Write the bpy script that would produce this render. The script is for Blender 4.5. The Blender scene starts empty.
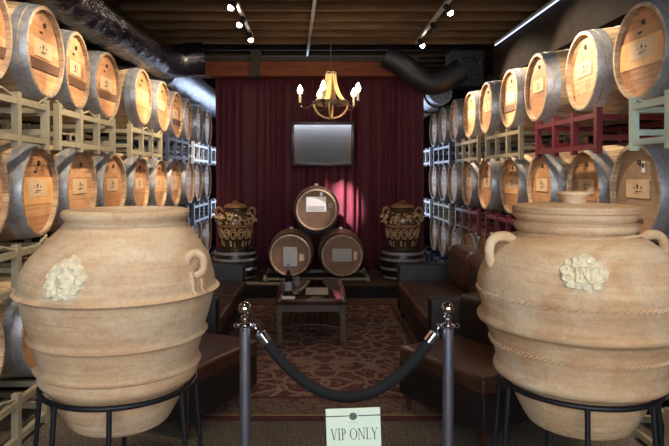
import bpy, bmesh, math, random
from mathutils import Vector, Matrix
PI = math.pi
S = bpy.context.scene
COL = S.collection
H = 1.62                       # eye height

# ---------------------------------------------------------------- helpers
def lin(c):
    return tuple(((v/255)/12.92 if v/255 <= .04045 else (((v/255)+.055)/1.055)**2.4) for v in c)

class MB:
    """collects shapes, links them as one mesh object"""
    def __init__(s): s.v = []; s.f = []; s.m = []
    def add(s, v, f, mi=0):
        b = len(s.v); s.v += [tuple(p) for p in v]; s.f += [tuple(i+b for i in q) for q in f]; s.m += [mi]*len(f); return s
    def box(s, x0, x1, y0, y1, z0, z1, mi=0):
        v = [(x, y, z) for z in (z0, z1) for y in (y0, y1) for x in (x0, x1)]
        return s.add(v, [(0,2,3,1),(4,5,7,6),(0,1,5,4),(2,6,7,3),(0,4,6,2),(1,3,7,5)], mi)
    def rbox(s, x0, x1, y0, y1, z0, z1, r=.02, seg=3, mi=0, puff=0):
        bm = bmesh.new(); bmesh.ops.create_cube(bm, size=1)
        for q in bm.verts:
            q.co = Vector(((x0+x1)/2+q.co.x*(x1-x0), (y0+y1)/2+q.co.y*(y1-y0), (z0+z1)/2+q.co.z*(z1-z0)))
        if puff:
            bmesh.ops.subdivide_edges(bm, edges=bm.edges[:], cuts=6, use_grid_fill=True)
            cx, cy, cz = (x0+x1)/2, (y0+y1)/2, (z0+z1)/2
            for q in bm.verts:
                a = (q.co.x-cx)/(x1-x0)*2; b = (q.co.y-cy)/(y1-y0)*2; c = (q.co.z-cz)/(z1-z0)*2
                k = [abs(a), abs(b), abs(c)]
                q.co.z = cz+(q.co.z-cz)*(1+puff*(1-a*a)*(1-b*b)-puff*.5*max(a*a, b*b))
                sh = 1-puff*.12*c*c
                q.co.x = cx+(q.co.x-cx)*sh; q.co.y = cy+(q.co.y-cy)*sh
        else:
            bmesh.ops.bevel(bm, geom=bm.edges[:], offset=r, segments=seg, affect='EDGES', profile=.5)
        bm.verts.index_update()
        s.add([q.co[:] for q in bm.verts], [[q.index for q in f.verts] for f in bm.faces], mi); bm.free(); return s
    def lathe(s, prof, n=48, axis='z', c=(0,0,0), mi=0, cap0=False, cap1=False, fn=None):
        """prof = [(radius, along)]"""
        v = []; f = []
        for (r, h) in prof:
            for k in range(n):
                a = 2*PI*k/n
                rr = r if fn is None else fn(r, h, a)
                p = (rr*math.cos(a), rr*math.sin(a), h)
                if axis == 'x': p = (h, rr*math.cos(a), rr*math.sin(a))
                if axis == 'y': p = (rr*math.sin(a), h, rr*math.cos(a))
                v.append((p[0]+c[0], p[1]+c[1], p[2]+c[2]))
        for i in range(len(prof)-1):
            for k in range(n):
                k2 = (k+1) % n
                f.append((i*n+k, i*n+k2, (i+1)*n+k2, (i+1)*n+k))
        if cap0: f.append(tuple(range(n))[::-1])
        if cap1: f.append(tuple(range((len(prof)-1)*n, len(prof)*n)))
        return s.add(v, f, mi)
    def tube(s, pts, r, n=8, mi=0, closed=False, caps=True):
        pts = [Vector(p) for p in pts]; m = len(pts); v = []; f = []
        up = None
        for i, p in enumerate(pts):
            if closed: t = pts[(i+1) % m]-pts[i-1]
            else: t = pts[min(i+1, m-1)]-pts[max(i-1, 0)]
            t.normalize()
            if up is None:
                up = Vector((0,0,1)) if abs(t.z) < .9 else Vector((1,0,0))
            u = (up-t*up.dot(t)).normalized(); w = t.cross(u); up = u
            rr = r(i/(m-1 if m > 1 else 1)) if callable(r) else r
            for k in range(n):
                a = 2*PI*k/n; v.append(p+u*rr*math.cos(a)+w*rr*math.sin(a))
        for i in range(m if closed else m-1):
            j = (i+1) % m
            for k in range(n):
                k2 = (k+1) % n; f.append((i*n+k, j*n+k, j*n+k2, i*n+k2))
        if caps and not closed:
            f.append(tuple(range(n))); f.append(tuple(range((m-1)*n, m*n))[::-1])
        return s.add(v, f, mi)
    def bar(s, a, b, w, mi=0):
        """square bar between two points"""
        a = Vector(a); b = Vector(b); t = (b-a).normalized()
        up = Vector((0,0,1)) if abs(t.z) < .9 else Vector((0,1,0))
        u = (up-t*up.dot(t)).normalized()*w/2; q = t.cross(u)
        v = [a+u+q, a+u-q, a-u-q, a-u+q, b+u+q, b+u-q, b-u-q, b-u+q]
        return s.add(v, [(0,1,2,3),(7,6,5,4),(0,4,5,1),(1,5,6,2),(2,6,7,3),(3,7,4,0)], mi)
    def ball(s, c, r, n=12, m=8, mi=0, sc=(1,1,1)):
        prof = [(max(1e-4, math.sin(PI*i/m))*1.0, -math.cos(PI*i/m)) for i in range(m+1)]
        v = []; f = []
        for (q, h) in prof:
            for k in range(n):
                a = 2*PI*k/n; v.append((c[0]+r*sc[0]*q*math.cos(a), c[1]+r*sc[1]*q*math.sin(a), c[2]+r*sc[2]*h))
        for i in range(m):
            for k in range(n):
                k2 = (k+1) % n; f.append((i*n+k, i*n+k2, (i+1)*n+k2, (i+1)*n+k))
        return s.add(v, f, mi)
    def poly(s, pts, mi=0, th=None):
        """flat polygon in the given 3-D points, optionally extruded by vector th"""
        n = len(pts)
        if th is None: return s.add(pts, [tuple(range(n))], mi)
        q = [tuple(Vector(p)+Vector(th)) for p in pts]
        return s.add(list(pts)+q, [tuple(range(n))[::-1], tuple(range(n, 2*n))]+[(i, (i+1) % n, n+(i+1) % n, n+i) for i in range(n)], mi)
    def build(s, name, mat, parent=None, smooth=True, loc=None, angle=40):
        me = bpy.data.meshes.new(name); me.from_pydata(s.v, [], s.f)
        bm = bmesh.new(); bm.from_mesh(me); bmesh.ops.recalc_face_normals(bm, faces=bm.faces[:])
        if smooth:
            for e in bm.edges:
                e.smooth = len(e.link_faces) != 2 or e.calc_face_angle(0) < math.radians(angle)
            for f in bm.faces: f.smooth = True
        bm.to_mesh(me); bm.free()
        for m in (mat if isinstance(mat, (list, tuple)) else [mat]): me.materials.append(m)
        if len(set(s.m)) > 1: me.polygons.foreach_set('material_index', s.m)
        o = bpy.data.objects.new(name, me); COL.objects.link(o)
        if parent: o.parent = parent
        if loc: o.location = loc
        return o

def tag(o, label, cat, group=None):
    o['label'] = label; o['category'] = cat
    if group: o['group'] = group
    return o
def thing(name, label, cat, loc=(0,0,0), rz=0, group=None):
    o = bpy.data.objects.new(name, None); COL.objects.link(o); o.empty_display_size = .1
    o.location = loc; o.rotation_euler = (0, 0, rz); return tag(o, label, cat, group)
def struct(o): o['kind'] = 'structure'; return o
def dup(root, loc, rz, label, group=None, scale=None):
    def cp(o, par):
        c = o.copy(); COL.objects.link(c); c.parent = par
        for k in kids.get(o.name, ()): cp(k, c)
        return c
    kids = {}
    def gather(o):
        kids[o.name] = list(o.children)
        for k in o.children: gather(k)
    gather(root)
    r = cp(root, None); r.location = loc; r.rotation_euler = (0, 0, rz); r['label'] = label
    if group: r['group'] = group
    if scale: r.scale = (scale,)*3
    return r

# ---------------------------------------------------------------- materials
class NT:
    def __init__(s, name):
        s.mat = bpy.data.materials.new(name); s.mat.use_nodes = True; s.t = s.mat.node_tree
        s.b = s.t.nodes['Principled BSDF']
    def n(s, typ, **kw):
        o = s.t.nodes.new(typ)
        for k, v in kw.items():
            if k.startswith('i_'):
                o.inputs[k[2:].replace('_', ' ')].default_value = v
            else: setattr(o, k, v)
        return o
    def l(s, a, b): s.t.links.new(a, b)
    def coords(s, scale=(1,1,1), kind='Object', loc=(0,0,0)):
        tc = s.n('ShaderNodeTexCoord'); mp = s.n('ShaderNodeMapping')
        mp.inputs['Scale'].default_value = scale; mp.inputs['Location'].default_value = loc
        s.l(tc.outputs[kind], mp.inputs['Vector']); return mp.outputs['Vector']
    def noise(s, vec, scale=5, detail=4, rough=.55, dist=0):
        o = s.n('ShaderNodeTexNoise'); s.l(vec, o.inputs['Vector'])
        o.inputs['Scale'].default_value = scale; o.inputs['Detail'].default_value = detail
        o.inputs['Roughness'].default_value = rough; o.inputs['Distortion'].default_value = dist
        return o.outputs['Fac']
    def ramp(s, fac, stops, interp='LINEAR'):
        r = s.n('ShaderNodeValToRGB'); s.l(fac, r.inputs['Fac']); e = r.color_ramp.elements
        r.color_ramp.interpolation = interp
        while len(e) > 1: e.remove(e[-1])
        for i, (p, c) in enumerate(stops):
            k = e[0] if i == 0 else e.new(p)
            k.position = p; k.color = (c[0], c[1], c[2], 1) if hasattr(c, '__len__') else (c, c, c, 1)
        return r.outputs['Color']
    def mix(s, fac, a, b, typ='MIX'):
        m = s.n('ShaderNodeMix', data_type='RGBA', blend_type=typ)
        def put(x, i):
            if hasattr(x, 'links') or hasattr(x, 'is_linked'): s.l(x, m.inputs[i])
            else: m.inputs[i].default_value = (x if i == 0 else (x[0], x[1], x[2], 1))
        put(fac, 0); put(a, 6); put(b, 7); return m.outputs[2]
    def math(s, op, a, b=None, c=None):
        m = s.n('ShaderNodeMath', operation=op)
        for i, x in enumerate((a, b, c)):
            if x is None: continue
            if hasattr(x, 'is_linked'): s.l(x, m.inputs[i])
            else: m.inputs[i].default_value = x
        return m.outputs[0]
    def sep(s, vec):
        o = s.n('ShaderNodeSeparateXYZ'); s.l(vec, o.inputs[0]); return o.outputs
    def bump(s, h, strength=.3, dist=.01):
        b = s.n('ShaderNodeBump'); b.inputs['Strength'].default_value = strength; b.inputs['Distance'].default_value = dist
        s.l(h, b.inputs['Height']); s.l(b.outputs['Normal'], s.b.inputs['Normal'])
    def color(s, c):
        if hasattr(c, 'is_linked'): s.l(c, s.b.inputs['Base Color'])
        else: s.b.inputs['Base Color'].default_value = (c[0], c[1], c[2], 1)
    def set(s, rough=None, metal=None, **kw):
        if rough is not None:
            if hasattr(rough, 'is_linked'): s.l(rough, s.b.inputs['Roughness'])
            else: s.b.inputs['Roughness'].default_value = rough
        if metal is not None: s.b.inputs['Metallic'].default_value = metal
        for k, v in kw.items(): s.b.inputs[k.replace('_', ' ')].default_value = v
        return s.mat

def plain(name, rgb, rough=.5, metal=0, nscale=30, var=.15, bump=0, **kw):
    t = NT(name); c = lin(rgb); v = t.noise(t.coords(), nscale, 4)
    t.color(t.ramp(v, [(.25, tuple(x*(1-var) for x in c)), (.75, tuple(min(1, x*(1+var)) for x in c))]))
    if bump: t.bump(v, bump, .005)
    return t.set(rough, metal, **kw)
def emit(name, rgb, strength):
    t = NT(name); t.color((0,0,0)); t.b.inputs['Emission Color'].default_value = (*rgb, 1)
    return t.set(.5, Emission_Strength=strength)

def oak_mat(name, mode, grey=0):
    """mode 'stave': grain along x, stave joints by angle; 'head': flat boards across"""
    t = NT(name)
    oi = t.n('ShaderNodeObjectInfo'); rnd = oi.outputs['Random']
    tc = t.n('ShaderNodeTexCoord'); ad = t.n('ShaderNodeVectorMath', operation='ADD')
    cmb = t.n('ShaderNodeCombineXYZ')
    for i in range(3): t.l(t.math('MULTIPLY', rnd, 7.0+3*i), cmb.inputs[i])
    t.l(tc.outputs['Object'], ad.inputs[0]); t.l(cmb.outputs[0], ad.inputs[1])
    def mp(sc):
        m = t.n('ShaderNodeMapping'); m.inputs['Scale'].default_value = sc; t.l(ad.outputs[0], m.inputs['Vector']); return m.outputs[0]
    o = t.sep(tc.outputs['Object'])
    if mode == 'stave':
        ang = t.math('ARCTAN2', t.math('SUBTRACT', o[2], .345), o[1])
        u = t.math('MULTIPLY', ang, 30/(2*PI)); grain = t.noise(mp((2.2, 26, 26)), 2.0, 6, .6)
        cols = [(.2, lin((132, 110, 86))), (.5, lin((176, 148, 116))), (.8, lin((212, 184, 150)))]
    else:
        u = t.math('MULTIPLY', t.math('SUBTRACT', o[2], .345), 1/.085); grain = t.noise(mp((26, 3.0, 30)), 2.0, 6, .6)
        cols = [(.2, lin((158, 108, 70))), (.5, lin((198, 144, 98))), (.8, lin((222, 174, 126)))]
    cell = t.math('FLOOR', u); fr = t.math('FRACT', u)
    wn = t.n('ShaderNodeTexWhiteNoise', noise_dimensions='2D'); cv = t.n('ShaderNodeCombineXYZ')
    t.l(cell, cv.inputs[0]); t.l(rnd, cv.inputs[1]); t.l(cv.outputs[0], wn.inputs['Vector'])
    f = t.math('ADD', t.math('MULTIPLY', grain, .8), t.math('MULTIPLY_ADD', wn.outputs['Value'], .3, -.05))
    f = t.math('ADD', f, t.math('MULTIPLY_ADD', rnd, .24, -.14))
    c = t.ramp(f, cols)
    joint = t.math('LESS_THAN', t.math('ABSOLUTE', t.math('SUBTRACT', fr, .5)), .455 if mode == 'stave' else .475)
    c = t.mix(joint, t.mix(.5 if mode == 'stave' else .35, c, lin((52, 34, 22))), c)
    # wine and cellar stains with their own outlines
    st = t.ramp(t.noise(mp((1, 1, 1)), 5.5, 5, .65), [(.52, 0), (.66, 1)])
    c = t.mix(t.math('MULTIPLY', st, .45), c, lin((84, 58, 40)), 'MIX')
    if grey: c = t.mix(grey, c, lin((150, 136, 112)))
    t.color(c); t.bump(t.math('MULTIPLY', joint, grain), .35, .004)
    return t.set(.6)

def clay_mat(name, warm, pale):
    t = NT(name); v = t.coords()
    st = t.noise(t.coords((1.2, 1.2, 14)), 3, 6, .6, .4)         # throwing marks
    bl = t.noise(v, 2.6, 6, .62, .5); fine = t.noise(v, 60, 5, .7)
    c = t.ramp(st, [(.25, tuple(x*.66 for x in lin(warm))), (.55, lin(warm)), (.8, lin(pale))])
    zc = t.math('ADD', t.sep(v)[2], t.math('MULTIPLY_ADD', bl, .5, -.25))
    zone = t.ramp(zc, [(.55, .0), (.64, .75), (.98, .6), (1.12, .1), (1.28, 0), (1.40, .45)])
    c = t.mix(zone, c, t.mix(st, lin((178, 134, 94)), lin((206, 166, 122))))
    c = t.mix(t.ramp(bl, [(.46, 0), (.66, .6)]), c, lin((226, 212, 182)))
    c = t.mix(t.ramp(t.noise(v, 5, 6, .7, .8), [(.56, 0), (.72, .5)]), c, lin((160, 104, 66)))
    c = t.mix(t.ramp(fine, [(.3, .3), (.55, 0)]), c, lin((150, 108, 76)))
    t.color(c); lines = t.noise(t.coords((.6, .6, 45)), 3, 4, .6, .2)
    t.bump(t.math('ADD', t.math('MULTIPLY', st, .5), t.math('ADD', t.math('MULTIPLY', fine, .35), t.math('MULTIPLY', lines, .5))), .5, .008)
    return t.set(.85)

M = {}
M['stave'] = oak_mat('oak_staves', 'stave'); M['head'] = oak_mat('oak_head', 'head'); M['grey_head'] = oak_mat('weathered_oak_head', 'head', .6)
def hoop_mat():
    t = NT('galvanised_hoop'); n1 = t.noise(t.coords(), 14, 5, .65)
    t.color(t.ramp(n1, [(.3, lin((132, 134, 138))), (.6, lin((174, 176, 182))), (.8, lin((148, 138, 126)))]))
    return t.set(t.ramp(n1, [(.3, .34), (.7, .5)]), .55)
M['hoop'] = hoop_mat()
M['bung'] = plain('bung_wood', (60, 40, 28), .7)
M['paper'] = plain('label_paper', (216, 184, 146), .6, var=.06)
M['white_paper'] = plain('white_paper', (240, 238, 236), .5, var=.03)
M['ink'] = plain('ink', (44, 34, 30), .6)
M['grey_ink'] = plain('grey_ink', (150, 146, 146), .6)
M['dark_oak'] = plain('dark_stained_oak', (104, 72, 52), .65, var=.3)
M['pale_oak'] = plain('pale_oak_board', (226, 172, 112), .55, nscale=14, var=.15)
M['clay_open'] = clay_mat('clay_open_jar', (210, 178, 142), (228, 204, 170))
M['clay_lid'] = clay_mat('clay_lidded_jar', (202, 166, 126), (220, 194, 154))
M['relief'] = plain('pale_relief_clay', (216, 203, 172), .85, nscale=40, var=.18, bump=.3)
M['black_iron'] = plain('black_iron', (26, 26, 30), .5, .3, var=.2)
M['chrome'] = plain('chrome', (214, 214, 222), .08, 1, var=.02)
M['brushed'] = plain('brushed_steel', (160, 160, 172), .36, .9, var=.06)
M['velvet_rope'] = plain('dark_velvet', (9, 9, 15), .85, nscale=90, var=.4, bump=.4)
def leather(name, a, b, rough=.36):
    t = NT(name); v = t.coords()
    n1 = t.noise(v, 3.5, 5, .6); vo = t.n('ShaderNodeTexVoronoi'); vo.inputs['Scale'].default_value = 160; t.l(v, vo.inputs['Vector'])
    t.color(t.ramp(n1, [(.3, lin(a)), (.7, lin(b))])); t.bump(vo.outputs['Distance'], .12, .003); return t.set(rough)
M['leather'] = leather('brown_leather', (54, 32, 26), (86, 56, 42))
M['dark_leather'] = leather('dark_leather', (20, 15, 16), (32, 24, 24), .5)
M['walnut'] = plain('dark_walnut', (62, 30, 24), .25, nscale=12, var=.35)
M['grey_wood'] = plain('weathered_table_wood', (80, 64, 50), .5, nscale=12, var=.3)
M['glass_top'] = plain('table_glass', (34, 24, 22), .06, 0, var=.1, Specular_IOR_Level=.9)
M['bottle'] = plain('bottle_glass', (30, 26, 30), .08)
def velvet():
    t = NT('red_velvet'); n1 = t.noise(t.coords((6, 6, .8)), 8, 4, .6)
    t.color(t.ramp(n1, [(.3, lin((46, 4, 19))), (.7, lin((84, 10, 33)))])); t.bump(t.noise(t.coords(), 250, 2), .15, .002)
    return t.set(.75, Sheen_Weight=.25, Sheen_Tint=(1, .2, .3, 1))
M['velvet'] = velvet()
def boards(name, axis, w, cols, rough=.75, stretch=(1, 12, 12)):
    t = NT(name); tc = t.n('ShaderNodeTexCoord'); o = t.sep(tc.outputs['Object'])
    u = t.math('MULTIPLY', o[axis], 1/w); cell = t.math('FLOOR', u); fr = t.math('FRACT', u)
    wn = t.n('ShaderNodeTexWhiteNoise', noise_dimensions='1D'); t.l(cell, wn.inputs['W'])
    g = t.noise(t.coords(stretch), 1.6, 6, .65)
    f = t.math('ADD', t.math('MULTIPLY', g, .7), t.math('MULTIPLY', wn.outputs['Value'], .3))
    c = t.ramp(f, cols); j = t.math('LESS_THAN', t.math('ABSOLUTE', t.math('SUBTRACT', fr, .5)), .48)
    c = t.mix(j, tuple(x*.2 for x in cols[0][1]), c); t.color(c); t.bump(t.math('MULTIPLY', j, g), .4, .01)
    return t.set(rough)
M['ceil'] = boards('ceiling_boards', 1, .19, [(.25, lin((54, 41, 30))), (.55, lin((90, 68, 47))), (.8, lin((122, 97, 66)))], .8, (.8, 9, 9))
M['joist'] = boards('joist_timber', 1, 9., [(.25, lin((48, 36, 25))), (.55, lin((84, 64, 44))), (.8, lin((118, 94, 68)))], .8, (.8, 9, 9))
M['wall'] = boards('dark_plank_wall', 2, .24, [(.25, lin((38, 28, 24))), (.6, lin((62, 46, 38))), (.8, lin((78, 60, 48)))], .85, (7, .8, 9))
M['bulk'] = boards('bulkhead_timber', 2, 2., [(.25, lin((17, 13, 11))), (.55, lin((36, 27, 21))), (.8, lin((62, 48, 36)))], .85, (3, 3, 5))
M['header'] = boards('header_timber', 2, 5., [(.3, lin((70, 36, 24))), (.6, lin((116, 66, 44))), (.8, lin((86, 58, 40)))], .75, (1.2, 9, 6))
for k in ('ceil', 'joist', 'wall', 'bulk', 'header'): M[k].node_tree.nodes['Principled BSDF'].inputs['Specular IOR Level'].default_value = .12
M['post'] = plain('dark_post_timber', (50, 40, 30), .8, nscale=9, var=.4)
def carpet(name, a, b, c):
    t = NT(name); v = t.coords(); n1 = t.noise(v, 75, 3, .8); n2 = t.noise(v, 3, 4)
    col = t.ramp(n1, [(.35, lin(a)), (.52, lin(b)), (.66, lin(c))]); t.color(t.mix(t.ramp(n2, [(.35, .35), (.6, 0)]), col, lin(a)))
    t.bump(n1, .6, .01); return t.set(.95)
M['carpet'] = carpet('speckled_carpet', (34, 30, 26), (84, 74, 62), (150, 134, 114))
M['platform'] = carpet('platform_carpet', (44, 32, 24), (76, 58, 42), (96, 76, 56))
M['riser'] = plain('black_riser', (16, 13, 16), .9)
def rug_mat():
    t = NT('persian_rug'); tc = t.n('ShaderNodeTexCoord'); o = t.sep(tc.outputs['Object'])
    ax = t.math('ABSOLUTE', o[0]); cv = t.n('ShaderNodeCombineXYZ'); t.l(ax, cv.inputs[0]); t.l(o[1], cv.inputs[1])
    wob = t.n('ShaderNodeTexNoise'); wob.inputs['Scale'].default_value = 5; t.l(cv.outputs[0], wob.inputs['Vector'])
    ad = t.n('ShaderNodeVectorMath', operation='MULTIPLY_ADD'); t.l(wob.outputs['Color'], ad.inputs[0]); ad.inputs[1].default_value = (.16,)*3; t.l(cv.outputs[0], ad.inputs[2])
    def vor(sc, feat):
        q = t.n('ShaderNodeTexVoronoi', feature=feat); q.inputs['Scale'].default_value = sc; t.l(ad.outputs[0], q.inputs['Vector']); return q.outputs['Distance']
    e = vor(5.5, 'DISTANCE_TO_EDGE'); f1 = vor(5.5, 'F1'); e2 = vor(11, 'DISTANCE_TO_EDGE')
    rings = t.math('SINE', t.math('MULTIPLY', f1, 70))
    red, tan, dk, gold = lin((94, 38, 40)), lin((138, 116, 100)), lin((58, 26, 32)), lin((112, 84, 68))
    c = t.mix(t.ramp(rings, [(.45, 0), (.6, 1)]), red, dk)
    c = t.mix(t.ramp(e2, [(.04, 1), (.07, 0)]), c, gold)
    c = t.mix(t.ramp(e, [(.07, 1), (.10, 0)]), c, tan)
    c = t.mix(t.ramp(f1, [(.14, 1), (.2, 0)]), c, tan)
    c = t.mix(t.ramp(f1, [(.05, 1), (.08, 0)]), c, red)
    # border bands by distance from the edge (rug is 2.5 x 3.9 about its origin)
    d = t.math('MINIMUM', t.math('SUBTRACT', 1.25, ax), t.math('SUBTRACT', 1.95, t.math('ABSOLUTE', o[1])))
    inb = t.ramp(d, [(.0, 1), (.40, 1), (.41, 0)], 'CONSTANT')
    bc = t.mix(t.ramp(e2, [(.06, 1), (.1, 0)]), lin((104, 90, 72)), lin((86, 48, 44)))
    c = t.mix(inb, c, bc)
    c = t.mix(t.ramp(d, [(.0, 1), (.055, 0), (.37, 1), (.41, 0)], 'CONSTANT'), c, lin((70, 22, 24)))
    c = t.mix(t.ramp(d, [(.0, 0), (.055, 1), (.075, 0)], 'CONSTANT'), c, lin((150, 124, 88)))
    n1 = t.noise(t.coords(), 90, 3, .8); c = t.mix(t.ramp(n1, [(.35, .5), (.6, 0)]), c, lin((40, 26, 22)))
    t.color(c); t.bump(n1, .5, .006); return t.set(.95)
M['rug'] = rug_mat()
def wrap_mat():
    t = NT('black_plastic_wrap'); n1 = t.noise(t.coords((1, .5, 1)), 15, 4, .6, .8); t.color((.0035, .0035, .006)); t.bump(n1, .8, .02); return t.set(.14)
M['wrap'] = wrap_mat()
def foil():
    t = NT('silver_foil'); n1 = t.noise(t.coords((1, 1, 1)), 14, 5, .7, .6)
    t.color(t.ramp(n1, [(.3, lin((150, 156, 170))), (.7, lin((214, 220, 232)))])); t.bump(n1, .8, .02); return t.set(.28, .8)
M['foil'] = foil()
M['rack_beige'] = plain('beige_rack_paint', (152, 142, 118), .5, nscale=20, var=.14)
M['rack_mint'] = plain('pale_green_rack_paint', (186, 200, 182), .45, nscale=20, var=.1)
M['rack_red'] = plain('maroon_rack_paint', (98, 22, 34), .45, nscale=20, var=.2)
M['rack_dark'] = plain('slate_rack_paint', (58, 64, 84), .4, .2, nscale=20, var=.2)
M['rack_white'] = plain('white_rack_paint', (214, 220, 230), .35, .1, nscale=20, var=.06)  # far racks overexposed by daylight; that brightness is put into the colour
M['rack_olive'] = plain('olive_rack_paint', (132, 122, 98), .5, nscale=20, var=.15)
M['urn'] = plain('dark_glazed_urn', (66, 52, 36), .22, nscale=18, var=.5)
M['gold'] = plain('gilded_relief', (176, 148, 112), .35, .1, nscale=40, var=.35)
M['urn_lid'] = plain('tan_glazed_lid', (128, 92, 64), .3, nscale=14, var=.3)
M['black_stave'] = plain('black_painted_staves', (22, 20, 22), .35, nscale=10, var=.3)
M['silver_band'] = plain('dull_silver_band', (150, 152, 154), .4, .35, var=.1)
M['mirror'] = plain('mirror_glass', (205, 205, 212), .1, 1, var=.01)
M['mirror_frame'] = plain('dark_mirror_frame', (44, 34, 32), .35, .2, var=.2)
M['aged_stave'] = plain('pale_chandelier_oak', (206, 166, 112), .5, nscale=16, var=.25)
M['aged_iron'] = plain('brown_iron', (70, 54, 44), .45, .5, var=.3)
M['candle'] = plain('ivory_candle', (238, 226, 200), .5, var=.04)
M['flame'] = emit('warm_bulb', (1, .72, .38), 45)
M['lens'] = emit('spot_lens', (1, .86, .66), 60)
M['tube'] = emit('cool_tube', (.6, .68, 1), 1.6)
M['sky'] = emit('daylight_outside', (.66, .78, 1), 3.5)
M['door_sky'] = emit('entrance_daylight', (.84, .91, 1), 8)
M['white_frame'] = plain('white_window_frame', (196, 200, 206), .5)
M['sign_card'] = plain('pale_sign_card', (226, 238, 214), .5, var=.02)
M['sign_ink'] = plain('sign_ink', (52, 56, 52), .6)
M['sign_grey'] = plain('sign_emblem_grey', (104, 104, 100), .5, nscale=300, var=.5)

# ---------------------------------------------------------------- room shell
XL, XR, YF, YB, ZC = -3.05, 3.3, -1.9, 12.2, 3.66
struct(MB().box(XL-.1, XR+.1, YF-.1, YB+.1, -.1, 0).build('floor', M['carpet'], smooth=False))
ceil = struct(MB().box(XL-.1, XR+.1, YF-.1, YB+.1, ZC, ZC+.1).build('ceiling', M['ceil'], smooth=False))
y = 2.0
while y < 12:
    MB().box(XL, XR, y, y+.05, ZC-.19, ZC).build('joist', M['joist'], ceil, smooth=False); y += .43
struct(MB().box(XL-.1, XL, YF, YB, 0, ZC).build('wall_left', M['wall'], smooth=False))
struct(MB().box(XR, XR+.1, YF, YB, 0, ZC).build('wall_right', M['wall'], smooth=False))
struct(MB().box(XL, XR, YB, YB+.1, 0, ZC).build('wall_back', M['wall'], smooth=False))
wf = MB(); wf.box(XL, -2.2, YF-.1, YF, 0, ZC).box(2.4, XR, YF-.1, YF, 0, ZC).box(-2.2, 2.4, YF-.1, YF, 3.2, ZC).box(-2.2, 2.4, YF-.1, YF, 0, 1.25)
struct(wf.build('wall_front', plain('pale_plaster', (186, 184, 180), .8), smooth=False))
def window(name, plane, a0, a1, z0, z1, side, pane_mat, n=3):
    """plane 'x' (side wall at coordinate side) or 'y'"""
    fr = MB(); w = .06; d = .05
    def bx(mb, p0, p1, q0, q1, t0, t1):
        if plane == 'x': mb.box(min(t0, t1), max(t0, t1), p0, p1, q0, q1)
        else: mb.box(p0, p1, min(t0, t1), max(t0, t1), q0, q1)
    s0, s1 = side
    bx(fr, a0, a1, z0, z0+w, s0, s1); bx(fr, a0, a1, z1-w, z1, s0, s1)
    for i in range(n+1):
        c = a0+(a1-a0)*i/n; c0 = min(max(c-w/2, a0), a1-w); bx(fr, c0, c0+w, z0, z1, s0, s1)
    o = struct(fr.build(name, M['white_frame'], smooth=False))
    p = MB(); m = (s0+s1)/2; bx(p, a0+.02, a1-.02, z0+.02, z1-.02, m-.006, m+.006); p.build('pane', pane_mat, o, smooth=False); return o
window('window_1', 'y', -1.5, 1.7, .6, 3.1, (YB-.06, YB), M['sky'], 5)
window('window_2', 'x', 4.0, 8.2, 1.84, 1.95, (XR-.06, XR), M['sky'], 9)
window('window_3', 'y', -2.2, 2.4, 1.25, 3.2, (YF-.08, YF-.02), M['door_sky'], 5)
struct(MB().box(-1.55, 1.75, 7.86, YB, .001, .17).build('platform', M['platform'], smooth=False))
r = struct(MB().box(-1.551, 1.751, 7.84, 7.86, .001, .168).build('trim_1', M['riser'], smooth=False))
# header timber over the curtain with its dark posts
t2 = struct(MB().box(-1.95, 1.25, 8.72, 8.95, 3.06, 3.27).build('trim_2', M['header'], smooth=False))
for x0 in (-1.98, -.93): MB().box(x0, x0+.13, 8.66, 8.96, 3.04, 3.43).build('post', M['post'], t2, smooth=False)
MB().box(-2.1, 1.5, 8.7, 8.97, 3.275, 3.34).build('cap_board', M['post'], t2, smooth=False)
# plank bulkhead above the barrels beyond the lidded jar
struct(MB().box(2.46, XR-.002, .5, 8.3, 2.9, 3.44).build('trim_3', M['bulk'], smooth=False))

# ---------------------------------------------------------------- barrels
BL, BR, BE = .90, .345, .300
def rad(x):
    t = x/BL; return BE+(BR-BE)*(1-(2*t-1)**2)
def body():
    mb = MB(); pr = [(BE-.024, -.036), (BE-.022, 0), (BE-.004, 0)]
    for i in range(0, 19): x = BL*i/18; pr.append((rad(x), -x if i else -.004))
    pr += [(BE-.024, -BL), (BE-.024, -BL+.03), (.0005, -BL+.03)]
    return mb.lathe(pr, 60, 'x', (0, 0, BR))
def hoop(x0, x1):
    mb = MB(); pr = []
    for i in range(4): x = x0+(x1-x0)*i/3; pr.append((rad(x)+.0035, -x))
    pr = [(rad(x0)-.003, -x0)]+pr+[(rad(x1)-.003, -x1)]
    return mb.lathe(pr, 60, 'x', (0, 0, BR))
def band(z0, z1, x0, x1, R):
    """board across the round head between two heights"""
    mb = MB(); pts = []
    for k in range(9):
        z = z0+(z1-z0)*k/8; pts.append((math.sqrt(R*R-z*z), z))
    loop = [(x1, q, BR+z) for q, z in pts]+[(x1, -q, BR+z) for q, z in pts[::-1]]
    return mb.poly(loop, 0, (x0-x1, 0, 0))
HOOPS = [(.004, .052), (.060, .112), (.255, .295), (.605, .645), (.788, .84), (.848, .896)]
HM = [(hoop(*h)) for h in HOOPS]
def card(y0, y1, z0, z1, x=-.028):
    return MB().box(x-.004, x, y0, y1, BR+z0, BR+z1)
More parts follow.
